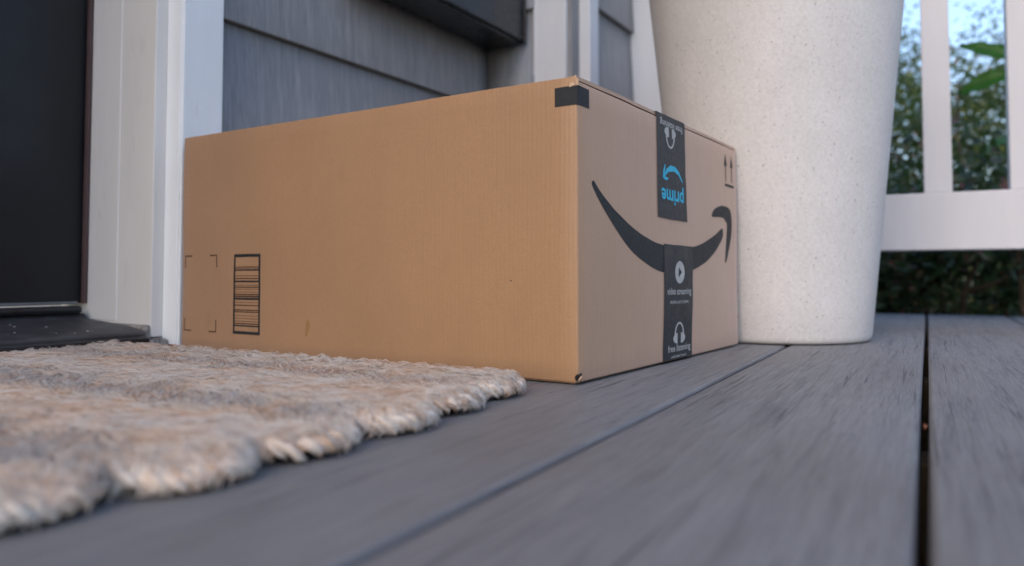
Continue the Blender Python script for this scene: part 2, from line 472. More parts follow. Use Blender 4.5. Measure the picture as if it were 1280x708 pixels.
# backing walls, then lap boards, then corner trim
hb("wall", (.617, 1.245, .8115, .95, 0, WT), 'siding', 0)
hb("wall", (1.2515, 1.60, .625, .95, 0, WT), 'siding', 0)
hb("wall", (-2.2, -.441, .8115, .95, 0, WT), 'siding', 0)
hb("wall", (-.441, .617, .848, .95, 2.221, WT), 'siding', 0)
hb("wall", (1.60, 1.66, .62, 4.0, -.5, WT), 'siding', 0)
hb("wall_skirt", (-2.2, 1.60, .8472, .98, -.5, -.03), 'joist', 0)
lap_wall(.6165, 1.2440, .8075)
lap_wall(-2.2, -.4405, .8075)
lap_wall(1.3215, 1.5145, .6200, dz=.013)
lap_wall(.6985, .8070, 1.2510, 'y')
hb("corner_trim", (1.2450, 1.2825, .6345, .6985, 0, WT), 'trim', .0018, extra=[(1.2435, 1.247, .6955, .7005, 0, WT - .01, .0008)])
hb("corner_trim", (1.2828, 1.3210, .6035, .6700, 0, WT), 'trim', .0018)
hb("corner_post", (1.5150, 1.6800, .4700, .6300, 0, 2.44), 'trim', .003)
hb("post_base", (1.5080, 1.6870, .4630, .6370, 0, .012), 'trim', .003)
# porch ceiling and roof
hb("eave", (-2.2, 1.78, .36, .81, 2.505, 2.53), 'ceil', .002)
hb("roof", (-2.4, 1.98, .30, 4.0, 2.535, 2.60), 'shingle', .004)

# ------------------------------------------------------------------ mailbox in the niche
mb = empty("mailbox", (1.24, .797, .515), 0, label='black metal wall mailbox hung in the siding niche above the box', cat='mailbox')
def mbx(name, b, mat, bev, parent, **kw):
    return box(name, (b[0] - 1.24, b[1] - 1.24, b[2] - .797, b[3] - .797, b[4] - .547, b[5] - .547), mat, parent, bev, **kw)
body = mbx("body", (.83, 1.2365, .7240, .7955, .5475, .84), 'mailbox', .003, mb)
mbx("front_panel", (.832, 1.2320, .7150, .7236, .5515, .80), 'mailbox', .0025, mb)
mbx("side_flange", (1.2330, 1.2385, .7125, .7238, .5480, .84), 'rubber', .001, mb)
mbx("lid", (.825, 1.2325, .7100, .796, .8405, .852), 'mailbox', .003, mb)
for dx in (0, .055):
    a = mbx("drain_slot", (1.130 + dx, 1.146 + dx, .744 - dx * .15, .750 - dx * .15, .5462, .5474), 'rubber', .0004, mb)

# ------------------------------------------------------------------ cardboard box
CW, CL, CH = .404, .499, .2335
cb = empty("cardboard_box", (.5341, .2625, 0), -2.1, label='brown cardboard shipping carton with curved arrow print and black tape on the deck', cat='box')
def panel(name, b, bev=.0008, **kw): return box(name, b, 'kraft', cb, bev, **kw)
t = .0032
panel("side_panel", (0.0, t, .0008, CL - .0008, .0020, CH + .0040), .0010)
panel("side_panel", (CW - t, CW, .0008, CL - .0008, .0020, CH + .0040), .0010)
panel("end_panel", (.0006, CW - .0006, 0.0, t, .0020, CH), .0014)
panel("end_panel", (.0006, CW - .0006, CL - t, CL, .0020, CH), .0014)
panel("bottom_flap", (.003, CW - .003, .004, CL - .004, .0004, .0034))
# top: two long flaps meet along the middle, slightly warped
def flap(x0, x1, z, lift):
    n, m = 12, 16; P = np.zeros((n, m, 3)); Q = np.zeros((n, m, 3))
    for i in range(n):
        for j in range(m):
            u = i / (n - 1); v = j / (m - 1)
            zz = z + lift * math.sin(PI * u) * .6 - .0012 * math.sin(PI * v) + .0004 * math.sin(v * 17 + x0 * 30)
            P[i, j] = (x0 + (x1 - x0) * u, .0012 + (CL - .0024) * v, zz)
            Q[i, j] = P[i, j]; Q[i, j, 2] += .003
    V = np.concatenate([P.reshape(-1, 3), Q.reshape(-1, 3)]); idx = np.arange(n * m).reshape(n, m); F = []
    for i in range(n - 1):
        for j in range(m - 1):
            a, b, c, d = idx[i, j], idx[i + 1, j], idx[i + 1, j + 1], idx[i, j + 1]
            F.append((a, d, c, b)); F.append((a + n * m, b + n * m, c + n * m, d + n * m))
    ring = [idx[i, 0] for i in range(n)] + [idx[n - 1, j] for j in range(1, m)] + [idx[i, m - 1] for i in range(n - 2, -1, -1)] + [idx[0, j] for j in range(m - 2, 0, -1)]
    for k in range(len(ring)):
        a, b = ring[k], ring[(k + 1) % len(ring)]; F.append((a, b, b + n * m, a + n * m))
    return np_mesh("top_flap", V, np.array(F))
link("top_flap", flap(.0030, CW / 2 - .0008, CH + .0010, .001), 'kraft', cb)
link("top_flap", flap(CW / 2 + .0008, CW - .0030, CH + .0009, .0012), 'kraft', cb)
# crushed little curls of board at the top corners
def nub(x, y, z, r, h):
    V, F = [], []
    n = 12
    for k in range(4):
        for i in range(n):
            a = 2 * PI * i / n; rr = r * (1 + .22 * math.sin(3 * a + k) + .1 * math.sin(5 * a)) * (1 - .08 * k * k)
            V.append((x + rr * math.cos(a), y + rr * math.sin(a), z + h * k / 3 + .0007 * math.sin(2 * a)))
    for k in range(4):
        for i in range(n):
            V.append((x + (V[(3 - k) * n + i][0] - x) * .6, y + (V[(3 - k) * n + i][1] - y) * .6, V[(3 - k) * n + i][2] - .0002))
    for k in range(7):
        for i in range(n):
            F.append((k * n + i, k * n + (i + 1) % n, (k + 1) * n + (i + 1) % n, (k + 1) * n + i))
    me = bpy.data.meshes.new("corner_curl"); me.from_pydata(V, [], F); me.update(); return me
link("corner_curl", nub(.0032, .0034, CH - .004, .0042, .0086), 'kraft_edge', cb, smooth=True)
link("corner_curl", nub(CW - .0030, .0030, CH - .004, .0028, .0078), 'kraft', cb, smooth=True)
# torn bottom corner: dark hole with ragged flaps
hole = poly_mesh("corner_hole", [[(0, .003), (.0035, .0028), (.0058, .0052), (.0042, .0066), (.0052, .0092), (.0020, .0078), (0, .0088)]], lambda a, b: (a - .0004, -.0007, b))
link("corner_hole", hole, 'rubber', cb)
hole = poly_mesh("corner_hole", [[(0, .003), (.0022, .0034), (.0030, .0060), (.0012, .0078), (0, .0086)]], lambda a, b: (-.0006, a - .0004, b))
link("corner_hole", hole, 'rubber', cb)
link("corner_curl", tubes_mesh("corner_curl", [([(-.0010, -.0012, .0035), (.0016, -.0020, .0058), (.0034, -.0012, .0064)], [.0007, .0009, .0004])], 6), 'kraft_edge', cb)

RF = lambda e: (lambda a, b: (a, -e, b))      # the taped end (readable from outside)
LF = lambda e: (lambda a, b: (-e, a, b))      # the long side
smile = [(.0230, .1560), (.0250, .1585), (.0283, .1577), (.0427, .1482), (.0594, .1400), (.0769, .1328), (.0989, .1250), (.1222, .1186), (.1469, .1141), (.1673, .1121), (.1915, .1111), (.2181, .1113), (.2463, .1131), (.2735, .1171), (.3022, .1238), (.3234, .1304), (.3415, .1364),
         (.3455, .1350), (.3462, .1290), (.3410, .1235), (.3327, .1184), (.3142, .1088), (.2905, .0998), (.2679, .0938), (.2452, .0893), (.2206, .0862), (.1915, .0850), (.1664, .0862), (.1469, .0890), (.1262, .0941), (.1027, .1017), (.0841, .1106), (.0663, .1213), (.0493, .1330), (.0362, .1435), (.0270, .1515)]
arrow = [(.3105, .1480), (.3112, .1525), (.3203, .1575), (.3359, .1614), (.3519, .1631), (.3685, .1622), (.3768, .1580), (.3800, .1486), (.3790, .1337), (.3725, .1200), (.3625, .1055), (.3560, .0986), (.3515, .0995), (.3540, .1077), (.3598, .1224), (.3632, .1330), (.3630, .1410), (.3565, .1470), (.3454, .1490), (.3296, .1488)]
link("printed_curve", poly_mesh("printed_curve", [smile], RF(.00025), 3), 'ink', cb, label='black printed curved stroke')
link("printed_arrow", poly_mesh("printed_arrow", [arrow], RF(.00025), 3), 'ink', cb)
up = []
for cx in (.3615, .3835):
    up += [[(cx - .0012, .1925), (cx + .0012, .1925), (cx + .0012, .213), (cx - .0012, .213)], [(cx - .0052, .2105), (cx + .0052, .2105), (cx, .2250)]]
up.append([(.3575, .1868), (.3910, .1868), (.3910, .1898), (.3575, .1898)])
link("this_way_up_mark", poly_mesh("this_way_up_mark", up, RF(.00025)), 'ink', cb)
link("corner_mark", poly_mesh("corner_mark", rects([(-.0002, .0198, .2150, .2300)]), RF(.00032)), 'ink', cb)
link("corner_mark", poly_mesh("corner_mark", rects([(-.0003, .0192, .2150, .2300)]), LF(.00032)), 'ink', cb)
# barcode and crop brackets on the long side
bx0, bx1, bz0, bz1 = .3655, .4085, .0226, .1056
fr = .0026
bars = [(bx0, bx1, bz1 - fr * 1.2, bz1), (bx0, bx1, bz0, bz0 + fr * 1.2), (bx0, bx0 + fr, bz0 + .002, bz1 - .002), (bx1 - fr, bx1, bz0 + .002, bz1 - .002)]
Hh = bz1 - bz0
bb = [(.190, .208), (.330, .352), (.545, .570), (.885, .903)]
thin = [(.155, .163), (.170, .180), (.268, .276), (.298, .312), (.385, .392), (.405, .420), (.435, .441), (.470, .476), (.495, .510), (.518, .538), (.600, .606), (.632, .645), (.690, .705), (.714, .728), (.765, .771), (.800, .806), (.835, .842), (.860, .874)]
link("barcode", poly_mesh("barcode", rects(bars + [(bx0 + fr * .9, bx1 - fr * .9, bz1 - b * Hh, bz1 - a * Hh) for a, b in bb]), LF(.00025)), 'ink', cb)
link("barcode", poly_mesh("barcode", rects([(bx0 + fr, bx1 - fr, bz1 - b * Hh, bz1 - a * Hh) for a, b in thin]), LF(.00023)), 'barbrown', cb)
kx0, kx1, kz0, kz1 = .4370, .4935, .0225, .1060
w_, l_ = .0014, .0125
br = []
for x, sx in ((kx0, 1), (kx1, -1)):
    for z, sz in ((kz0, 1), (kz1, -1)):
        br.append(tuple(sorted((x, x + sx * l_))) + tuple(sorted((z, z + sz * w_))))
        br.append(tuple(sorted((x, x + sx * w_))) + tuple(sorted((z + sz * w_, z + sz * l_ * 1.1))))
for q in range(0, 8, 2):
    link("corner_bracket_print", poly_mesh("corner_bracket_print", rects(br[q:q + 2]), LF(.00025)), 'barbrown', cb)
link("ink_speck", poly_mesh("ink_speck", [[(.0592, .079), (.0604, .0788), (.0608, .0798), (.0598, .0802)]], LF(.00025)), 'ink', cb)
stain = poly_mesh("grease_stain", [[(.2925, .0330), (.2955, .0265), (.2985, .0240), (.2990, .0300), (.2975, .0380), (.2940, .0400)]], LF(.00021), 4)
M['stain'] = mat_plain("faint_grease", (.33, .18, .08), .6, .3, .15, 150)
link("grease_stain", stain, 'stain', cb)

# tape: upper strip folds over the top seam, lower strip runs to the floor edge
tp1 = link("tape", poly_mesh("tape", rects([(.1550, .2312,   .1378, CH + .0046)]), RF(.0006)), 'tape', cb)
tp2 = link("tape", poly_mesh("tape", rects([(.1672, .2441, .0022, .1133)]), RF(.0006)), 'tape', cb)
link("tape", poly_mesh("tape", [[(.1672, -.0006), (.2441, -.0006), (.2441, .06), (.1672, .06)]], lambda a, b: (a, b, .0003)), 'tape', cb)
# the same tape along the top seam
P = np.zeros((2, 24, 3))
for j, v in enumerate(np.linspace(-.0006, CL + .0006, 24)):
    P[0, j] = (.1550, v, CH + .0046); P[1, j] = (.2312, v, CH + .0046)
link("tape", grid_mesh("tape", P, 2, 24), 'tape', cb)

def text_mesh(body, width, height, bold=0.0):
    """flat letters scaled to the given box, origin at the centre"""
    cu = bpy.data.curves.new("t", 'FONT'); cu.body = body; cu.size = 1; cu.offset = bold; cu.resolution_u = 3
    ob = bpy.data.objects.new("t", cu); COL.objects.link(ob)
    bpy.context.view_layer.update()
    dg = bpy.context.evaluated_depsgraph_get()
    me = bpy.data.meshes.new_from_object(ob.evaluated_get(dg))
    bpy.data.objects.remove(ob); bpy.data.curves.remove(cu)
    co = np.zeros(len(me.vertices) * 3); me.vertices.foreach_get('co', co); co = co.reshape(-1, 3)
    F = [tuple(p.vertices) for p in me.polygons]
    bpy.data.meshes.remove(me)
    mn, mx = co.min(0), co.max(0)
    co = (co - (mn + mx) / 2); co[:, 0] *= width / (mx[0] - mn[0]); co[:, 1] *= height / (mx[1] - mn[1])
    return co[:, :2], F
def place(name, items, mat, parent, eps=.00085):
    """items: (co2d, faces, cx, cz, flipped)"""
    V, Fs = [], []
    for co, F, cx, cz, fl in items:
        o = len(V); s_ = -1 if fl else 1
        V += [(cx + s_ * a, -eps, cz + s_ * b) for a, b in co]
        Fs += [tuple(i + o for i in f) for f in F]
    me = bpy.data.meshes.new(name); me.from_pydata(V, [], Fs); me.update()
    return link(name, me, mat, parent)
def headphones(w, h):
    co, F = [], []
    def add(pl):
        o = len(co); co.extend(pl); F.append(tuple(range(o, o + len(pl))))
    n = 14
    for i in range(n):
        a0, a1 = PI * i / n, PI * (i + 1) / n
        pt = lambda a, r, rz: (r * math.cos(a), -h * .08 + rz * math.sin(a))
        add([pt(a0, w * .36, h * .50), pt(a1, w * .36, h * .50), pt(a1, w * .27, h * .42), pt(a0, w * .27, h * .42)])
    for s_ in (-1, 1):
        add([(s_ * (w * .27) + x, y) for x, y in ((-w * .05 if s_ > 0 else w * .0, -h * .08), (w * .0 if s_ > 0 else w * .05, -h * .08), (w * .0 if s_ > 0 else w * .05, -h * .16), (-w * .05 if s_ > 0 else 0, -h * .16))])
        el = [(s_ * (w * .13 + w * .33 * math.sin(a)), -h * .26 + h * .22 * math.cos(a)) for a in np.linspace(0, PI, 12)]
        add(el if s_ < 0 else el[::-1])
        add([(s_ * w * .30, -h * .12), (s_ * w * .39, -h * .05), (s_ * w * .33, h * .02), (s_ * w * .25, -h * .05)])
    return co, F
hp = headphones(.0330, .0225)
tx = text_mesh
place("lettering", [(*tx("free listening", .060, .0088, .012), .1935, .2300, True), (*hp, .1895, .2165, True)], 'tapewhite', tp1)
# blue word and its curved arrow, printed upside down on the upper strip
pr_, prF = tx("prime", .0575, .0195, .022)
arc = [(-.026, .0035), (-.016, -.0035), (-.002, -.0062), (.012, -.0040), (.0215, .0016), (.0215, .0002), (.018, -.0058), (.006, -.0112), (-.006, -.0110), (-.018, -.0065), (-.0268, .0015)]
hd = [(.013, .0030), (.020, .0048), (.0275, .0032), (.0268, -.0040), (.0225, -.0105), (.0208, -.0100), (.0222, -.0035), (.0215, .0014), (.014, .0018)]
place("blue_lettering", [(pr_, prF, .1932, .1618, True), (arc, [tuple(range(len(arc)))], .1940, .1795, True), (hd, [tuple(range(len(hd)))], .1955, .1795, True)], 'tapeblue', tp1)
ring = [(.0128 * math.cos(a), .0108 * math.sin(a)) for a in np.linspace(0, 2 * PI, 33)[:-1]]
tri = [(-.0035, -.0052), (.0060, 0), (-.0035, .0052)]
rc, rF = [], []
for i in range(32):       # disc with a triangular window, as radial quads between circle and triangle
    a = 2 * PI * i / 32
    def tr(a):
        d = Vector((math.cos(a), math.sin(a))); best = 9
        for k in range(3):
            p, q = Vector(tri[k]), Vector(tri[(k + 1) % 3]); e = q - p
            den = d.x * e.y - d.y * e.x
            if abs(den) > 1e-9:
                t_ = (p.x * e.y - p.y * e.x) / den; u_ = (p.x * d.y - p.y * d.x) / den
                if t_ > 0 and -1e-6 <= u_ <= 1 + 1e-6: best = min(best, t_)
        return (d.x * best, d.y * best)
    b = 2 * PI * (i + 1) / 32; o = len(rc)
    rc += [tr(a), ring[i], ring[(i + 1) % 32], tr(b)]; rF.append((o, o + 1, o + 2, o + 3))
place("lettering", [(rc, rF, .2070, .0868, False), (*tx("video streaming", .0640, .0088, .012), .2062, .0672, False), (*tx("movies and tv shows", .0490, .0040, .006), .2060, .0581, False),
                    (*headphones(.0345, .0235), .2080, .0282, False), (*tx("free listening", .0600, .0088, .012), .2088, .0118, False), (*tx("unlimited music", .0400, .0030, .006), .2075, .0050, False)], 'tapewhite', tp2)

def warp(p):
    q = p * 7.0; f = min(1, max(0, p.z) / .05)
    d = Vector((noise.noise(q + Vector((3, 7, 1))), noise.noise(q + Vector((11, 2, 5))), noise.noise(q + Vector((4, 9, 13))) * .5)) * .0015
    q = p * 45.0
    d += Vector((noise.noise(q), noise.noise(q + Vector((5, 5, 5))), noise.noise(q + Vector((8, 1, 2))) * .8)) * .0004
    # the middle of each wall bows out a little
    bx_, by_ = (p.x / CW), (p.y / CL); bz_ = math.sin(PI * min(1, max(0, p.z / CH)))
    d.y += -.0012 * math.sin(PI * min(1, max(0, bx_))) * bz_ * (1 - 2 * by_)
    d.x += -.0018 * math.sin(PI * min(1, max(0, by_))) * bz_ * (1 - 2 * bx_)
    return p + d * f
done = set()
def warp_tree(o):
    if o.type == 'MESH' and o.data.name not in done:
        done.add(o.data.name); me = o.data
        bm = bmesh.new(); bm.from_mesh(me)
        lim = .016 if 'flap' in o.name or 'panel' in o.name else .009
        for _ in range(6):
            es = [e for e in bm.edges if e.calc_length() > lim]
            if not es or len(bm.verts) > 30000: break
            bmesh.ops.subdivide_edges(bm, edges=es, cuts=1, use_grid_fill=True)
        bmesh.ops.triangulate(bm, faces=[f for f in bm.faces if len(f.verts) > 4])
        for v in bm.verts: v.co = warp(v.co)
        bm.to_mesh(me); bm.free()
        me.shade_smooth(); me.set_sharp_from_angle(angle=R(32))
    for c in o.children: warp_tree(c)
bpy.context.view_layer.update()
warp_tree(cb)

# ------------------------------------------------------------------ doormat
MX0, MX1, MY0, MY1, MH = -.42, .489, .262, .781, .0112
mat_o = empty("doormat", (.1, .5, 0), 0, label='shaggy cream and tan jute doormat with scalloped edge before the door', cat='doormat')
rows = [.489, .424, .361, .298, .233, .174, .110, .055, -.010, -.075, -.14, -.205, -.27, -.335, -.42]
def front_y(x):
    for k in range(len(rows) - 1):
        if rows[k] >= x >= rows[k + 1]:
            c = (rows[k] + rows[k + 1]) / 2; h = (rows[k] - rows[k + 1]) / 2
            u = abs(x - c) / h
            off = [.017, .008, -.001, -.002, -.002, .008, .011, .006, .004, -.002, 0, .003, 0, 0][k]
            return .2560 + off + .026 * (1 - math.sqrt(max(0, 1 - (u * .995) ** 2.4)))
    return .262
gxs = np.arange(MX0, MX1 + .0001, .0022); gys = np.arange(.246, MY1 + .0001, .0022)
fy = np.array([front_y(x) for x in gxs])
U = np.linspace(0, 1, len(gys))
nx, ny = len(gxs), len(gys)
P = np.zeros((nx, ny, 3))
rowarr = np.array(rows)
for i, x in enumerate(gxs):
    k = int(np.clip(np.searchsorted(-rowarr, -x) - 1, 0, len(rows) - 2))
    c = (rows[k] + rows[k + 1]) / 2; hw = (rows[k] - rows[k + 1]) / 2; u = (x - c) / hw
    for j in range(ny):
        # denser sampling near the front edge
        fi = fy[i] + .0008; y = fi + (MY1 - fi) * U[j] ** 1.25
        d = min(y - fy[i], MY1 - y, (MX1 - x) + .0001 + max(0, .006 - (y - fy[i])) * .3, x - MX0)
        r = .0080
        edge = 1.0 if d > r else math.sqrt(max(0, 1 - (1 - max(d, 0) / r) ** 2))
        nz = noise.noise((x * 38, y * 26, 0)) * .0013 + noise.noise((x * 120, y * 90, 3)) * .0008
        tw = math.sin((y * 1.0 + (x - c) * (1.2 if k % 2 else -1.2)) * 300 + 3 * noise.noise((x * 50, y * 50, 9))) * .0007
        pill = -.0008 * abs(u) ** 3 - (.004 * abs(u) ** 4 if y - fy[i] < .02 else 0) * (1 - (y - fy[i]) / .02 if y - fy[i] < .02 else 0)
        lumps = 0
        if d < .012:
            lumps = .0016 * math.sin((x * 1.0 + y * .6) * 520 + 2 * noise.noise((x * 60, y * 60, 1)))
        z = max(.0, (MH + nz + tw + pill + lumps) * edge) + .0006
        P[i, j] = (x - .1, y - .5, z)
me = grid_mesh("weave", P, nx, ny)
mat_body = link("weave", me, 'jute_body', mat_o, smooth=True)
HZ = P[:, :, 2]
def mat_h(x, y):
    i = np.clip(((x - MX0) / .0022).astype(int), 0, nx - 1)
    f = fy[i]
    u = np.clip((y - f) / (MY1 - f), 0, 1)
    j = np.clip((u ** .8 * (ny - 1)).astype(int), 0, ny - 1)
    return HZ[i, j]
def fibres(n, x0, x1, y0, y1, lmin, lmax, w, lift, seed):
    r = np.random.default_rng(seed)
    x = r.uniform(x0, x1, n); y = r.uniform(y0, y1, n)
    i = np.clip(((x - MX0) / .0022).astype(int), 0, nx - 1); keep = (y > fy[i] + .002)
    x, y = x[keep], y[keep]; n = len(x)
    k = np.clip(np.searchsorted(-rowarr, -x) - 1, 0, len(rows) - 2)
    c = (rowarr[k] + rowarr[k + 1]) / 2; hw = (rowarr[k] - rowarr[k + 1]) / 2
    side = (x - c) / hw
    # fibres run along the row and splay outwards, chevron fashion, with clumps turning together
    clump = np.sin(x * 95 + 4 * np.sin(y * 41)) + np.sin(y * 73 + x * 30)
    ang = PI / 2 + side * .95 * np.where(k % 2 == 0, 1, -1) + clump * .22 + r.normal(0, .22, n)
    L = r.uniform(lmin, lmax, n); S = 5
    curl = r.normal(0, .28, n)
    W = w * r.uniform(.6, 1.5, n); up = lift * r.uniform(.1, 1, n)
    V = np.zeros((n, S, 3, 3))
    px, py = x - np.cos(ang) * L / 2, y - np.sin(ang) * L / 2
    for s_ in range(S):
        t_ = s_ / (S - 1); a = ang + curl * (t_ - .5)
        if s_: px = px + np.cos(a) * L / (S - 1); py = py + np.sin(a) * L / (S - 1)
        ii = np.clip(((px - MX0) / .0022).astype(int), 0, nx - 1)
        over = np.maximum(0, fy[ii] - py); overx = np.maximum(0, px - MX1)
        cy = np.maximum(py, fy[ii] - .0015 - .1 * over); cx = np.minimum(px, MX1 + .0015)
        z = mat_h(cx, np.minimum(cy, MY1)) + up * (math.sin(PI * t_) if True else 0) + .0002 + .0003 * s_ * r.uniform(0, 1, n)
        z = np.where((over > 0) | (overx > 0), np.maximum(.001, z - (over + overx) * .6 + .002), z)
        ww = W * (1 - .8 * abs(2 * t_ - 1) ** 3)
        nxp, nyp = -np.sin(a) * ww / 2, np.cos(a) * ww / 2
        V[:, s_, 0] = np.stack([cx - nxp - .1, cy - nyp - .5, z], -1)
        V[:, s_, 1] = np.stack([cx - .1, cy - .5, z + ww * .5], -1)
        V[:, s_, 2] = np.stack([cx + nxp - .1, cy + nyp - .5, z], -1)
    base = (np.arange(n) * S * 3)[:, None]
    F = []
    for s_ in range(S - 1):
        for e in (0, 1): F.append(base + np.array([[s_ * 3 + e, s_ * 3 + 3 + e, s_ * 3 + 4 + e, s_ * 3 + 1 + e]]))
    return V.reshape(-1, 3), np.concatenate(F, 1).reshape(-1, 4)
parts = [fibres(46000, MX0, MX1, .25, MY1, .016, .042, .0006, .0002, 1), fibres(2500, MX0, MX1, .25, MY1, .010, .022, .0004, .0030, 2),
         fibres(24000, .0, MX1, .25, .285, .008, .022, .0006, .0014, 3), fibres(3000, MX1 - .03, MX1, .25, MY1, .008, .02, .0006, .003, 4)]
V = []; F = []; o = 0
for v, f in parts: V.append(v); F.append(f + o); o += len(v)
link("fibre", np_mesh("fibre", np.concatenate(V), np.concatenate(F)), 'jute', mat_o, kind='stuff')
# braided binding along the scalloped front: overlapping slanted strands
tubes = []
x = MX1 - .004
for k in range(len(rows) - 1):
    c = (rows[k] + rows[k + 1]) / 2; h = (rows[k] - rows[k + 1]) / 2 * .97
    nst = 26
    for q in range(nst):
        u = -1 + 2 * (q + .5) / nst
        xx = c - u * h; y = front_y(xx)
        dx = (front_y(xx + .002) - front_y(xx - .002)) / .004; dx = max(-1.6, min(1.6, dx))
        tg = Vector((1, dx, 0)).normalized(); nr = Vector((tg.y, -tg.x, 0))
        j1, j2 = random.uniform(-.0008, .0008), random.uniform(-.0006, .0006)
        pc = Vector((xx - .1, y - .5, random.uniform(-.001, .0012))) - nr * random.uniform(.0030, .0055) + tg * random.uniform(-.0018, .0018)
        k1 = random.uniform(.7, 1.35)
        pts = [pc - tg * .0052 * k1 - nr * .001 + Vector((0, 0, .0095 + j1)), pc - tg * .002 + nr * .0030 + Vector((0, 0, .0082 + j1)), pc + tg * .0022 + nr * .0042 + Vector((0, 0, .0048 + j2)), pc + tg * .0052 * k1 - nr * .0012 + Vector((0, 0, .0014))]
        rr = random.uniform(.0010, .0021)
        tubes.append((pts, [rr * .6, rr, rr, rr * .6]))
bind = link("binding", tubes_mesh("binding", tubes, 7), 'jute', mat_o, smooth=True)

# dry leaf and grit by the trim
lf = [(-.012, 0), (-.006, .005), (.002, .0065), (.009, .003), (.013, 0), (.008, -.004), (0, -.006), (-.007, -.004)]
bm = bmesh.new(); cvt = bm.verts.new((0, 0, .0035)); ring_ = [bm.verts.new((a, b, .0015 + .004 * abs(math.sin(a * 170)))) for a, b in lf]
for i in range(len(ring_)): bm.faces.new((cvt, ring_[i], ring_[(i + 1) % len(ring_)]))
bmesh.ops.solidify(bm, geom=bm.faces[:], thickness=.0006)
me = bpy.data.meshes.new("dry_leaf"); bm.to_mesh(me); bm.free()
link("dry_leaf", me, 'dryleaf', None, (.5400, .7650, .0022), (0.0, .05, .5), label='small curled reddish brown leaf at the foot of the white trim', cat='leaf')
# a few light crumbs on the dark sill
bm = bmesh.new()
for k in range(12):
    x = random.uniform(.30, .52) if k > 6 else random.uniform(.40, .46); y = random.uniform(.80, .90)
    z = .0222 + (y - .793) / .107 * .009; r = random.uniform(.0006, .0018)
    mt = Matrix.Translation((x, y, z + r * .4)) @ Matrix.Rotation(random.uniform(0, 3), 4, 'Z') @ Matrix.Diagonal((r, r * random.uniform(.5, 1), r * .5, 1))
    bmesh.ops.create_icosphere(bm, subdivisions=1, radius=1, matrix=mt)
for k in range(60):
    x = random.uniform(.537, .5575); y = random.uniform(.772, .80); r = random.uniform(.0006, .0018)
    mt = Matrix.Translation((x, y, (.0118 if y > .79 else .004) + r * .3)) @ Matrix.Diagonal((r, r, r * .6, 1))
    bmesh.ops.create_icosphere(bm, subdivisions=1, radius=1, matrix=mt)
me = bpy.data.meshes.new("grit"); bm.to_mesh(me); bm.free()
link("grit", me, 'grit', None, kind='stuff', label='pale grit scattered on the dark door sill', cat='grit')

me = bpy.data.meshes.new("leaf_bit"); me.from_pydata([(-.006, 0, 0), (0, -.0012, .002), (.007, 0, .001), (.001, .0014, .003)], [], [(0, 1, 3), (1, 2, 3)]); me.update()
link("leaf_bit", me, 'dryleaf', None, (.498, .0280, -.0035), (.3, .2, .05), label='tiny orange leaf scrap caught in the dark gap between deck boards', cat='leaf')
# ------------------------------------------------------------------ planter
PCX, PCY = 1.0799, .2344
pl = empty("planter", (PCX, PCY, 0), 0, label='tall tapered off-white speckled planter beside the carton', cat='planter')
def lathe(prof, n=96):
    P = np.zeros((n, len(prof), 3))
    for i in range(n):
        a = 2 * PI * i / n
        for j, (r, z) in enumerate(prof): P[i, j] = (r * math.cos(a), r * math.sin(a), z)
    return P
def rad(z): return .1165 + (.1626 - .1165) * z / .4445
pr = [(.0, .0015), (.106, .0015), (.1085, .0008), (.1135, .0012), (.1160, .0045)] + [(rad(z), z) for z in np.linspace(.009, .50, 14)] + \
     [(rad(.505), .505), (rad(.51) + .006, .508), (rad(.51) + .007, .512), (rad(.55) + .006, .552), (rad(.55) + .003, .556), (rad(.55) - .008, .556), (rad(.55) - .012, .552), (rad(.5) - .012, .50), (rad(.45) - .012, .46)]
link("pot", grid_mesh("pot", lathe(pr), 96, len(pr), True), 'planter', pl, smooth=True)
P = lathe([(.001, .512)] + [(r, .512 + .004 * math.sin(r * 90)) for r in np.linspace(.02, .153, 8)], 40)
link("soil", grid_mesh("soil", P, 40, 9, True), 'soil', pl, smooth=True)

# ------------------------------------------------------------------ railing, perpendicular to the boards
TD = 1.60
c_, s_ = math.cos(R(DECK_RZ)), math.sin(R(DECK_RZ))
rl = empty("railing", (TD * c_, TD * s_, 0), DECK_RZ, label='white porch railing with square balusters at the deck end', cat='railing')
box("bottom_rail", (-.004, .058, -1.265, .372, .1300, .2340), 'rail', rl, .0025)
box("top_rail", (-.015, .070, -1.265, .372, .880, .940), 'rail', rl, .004)
bal = box_mesh("baluster", (.004, .0495, -.0228, .0228, .2345, .8795), .0018)
for k in range(-9, 3):
    link("baluster", bal, 'rail', rl, (0, -.0203 + .1335 * k, 0))
box("rail_post", (-.03, .075, -1.371, -1.266, .002, 1.02), 'rail', rl, .003)

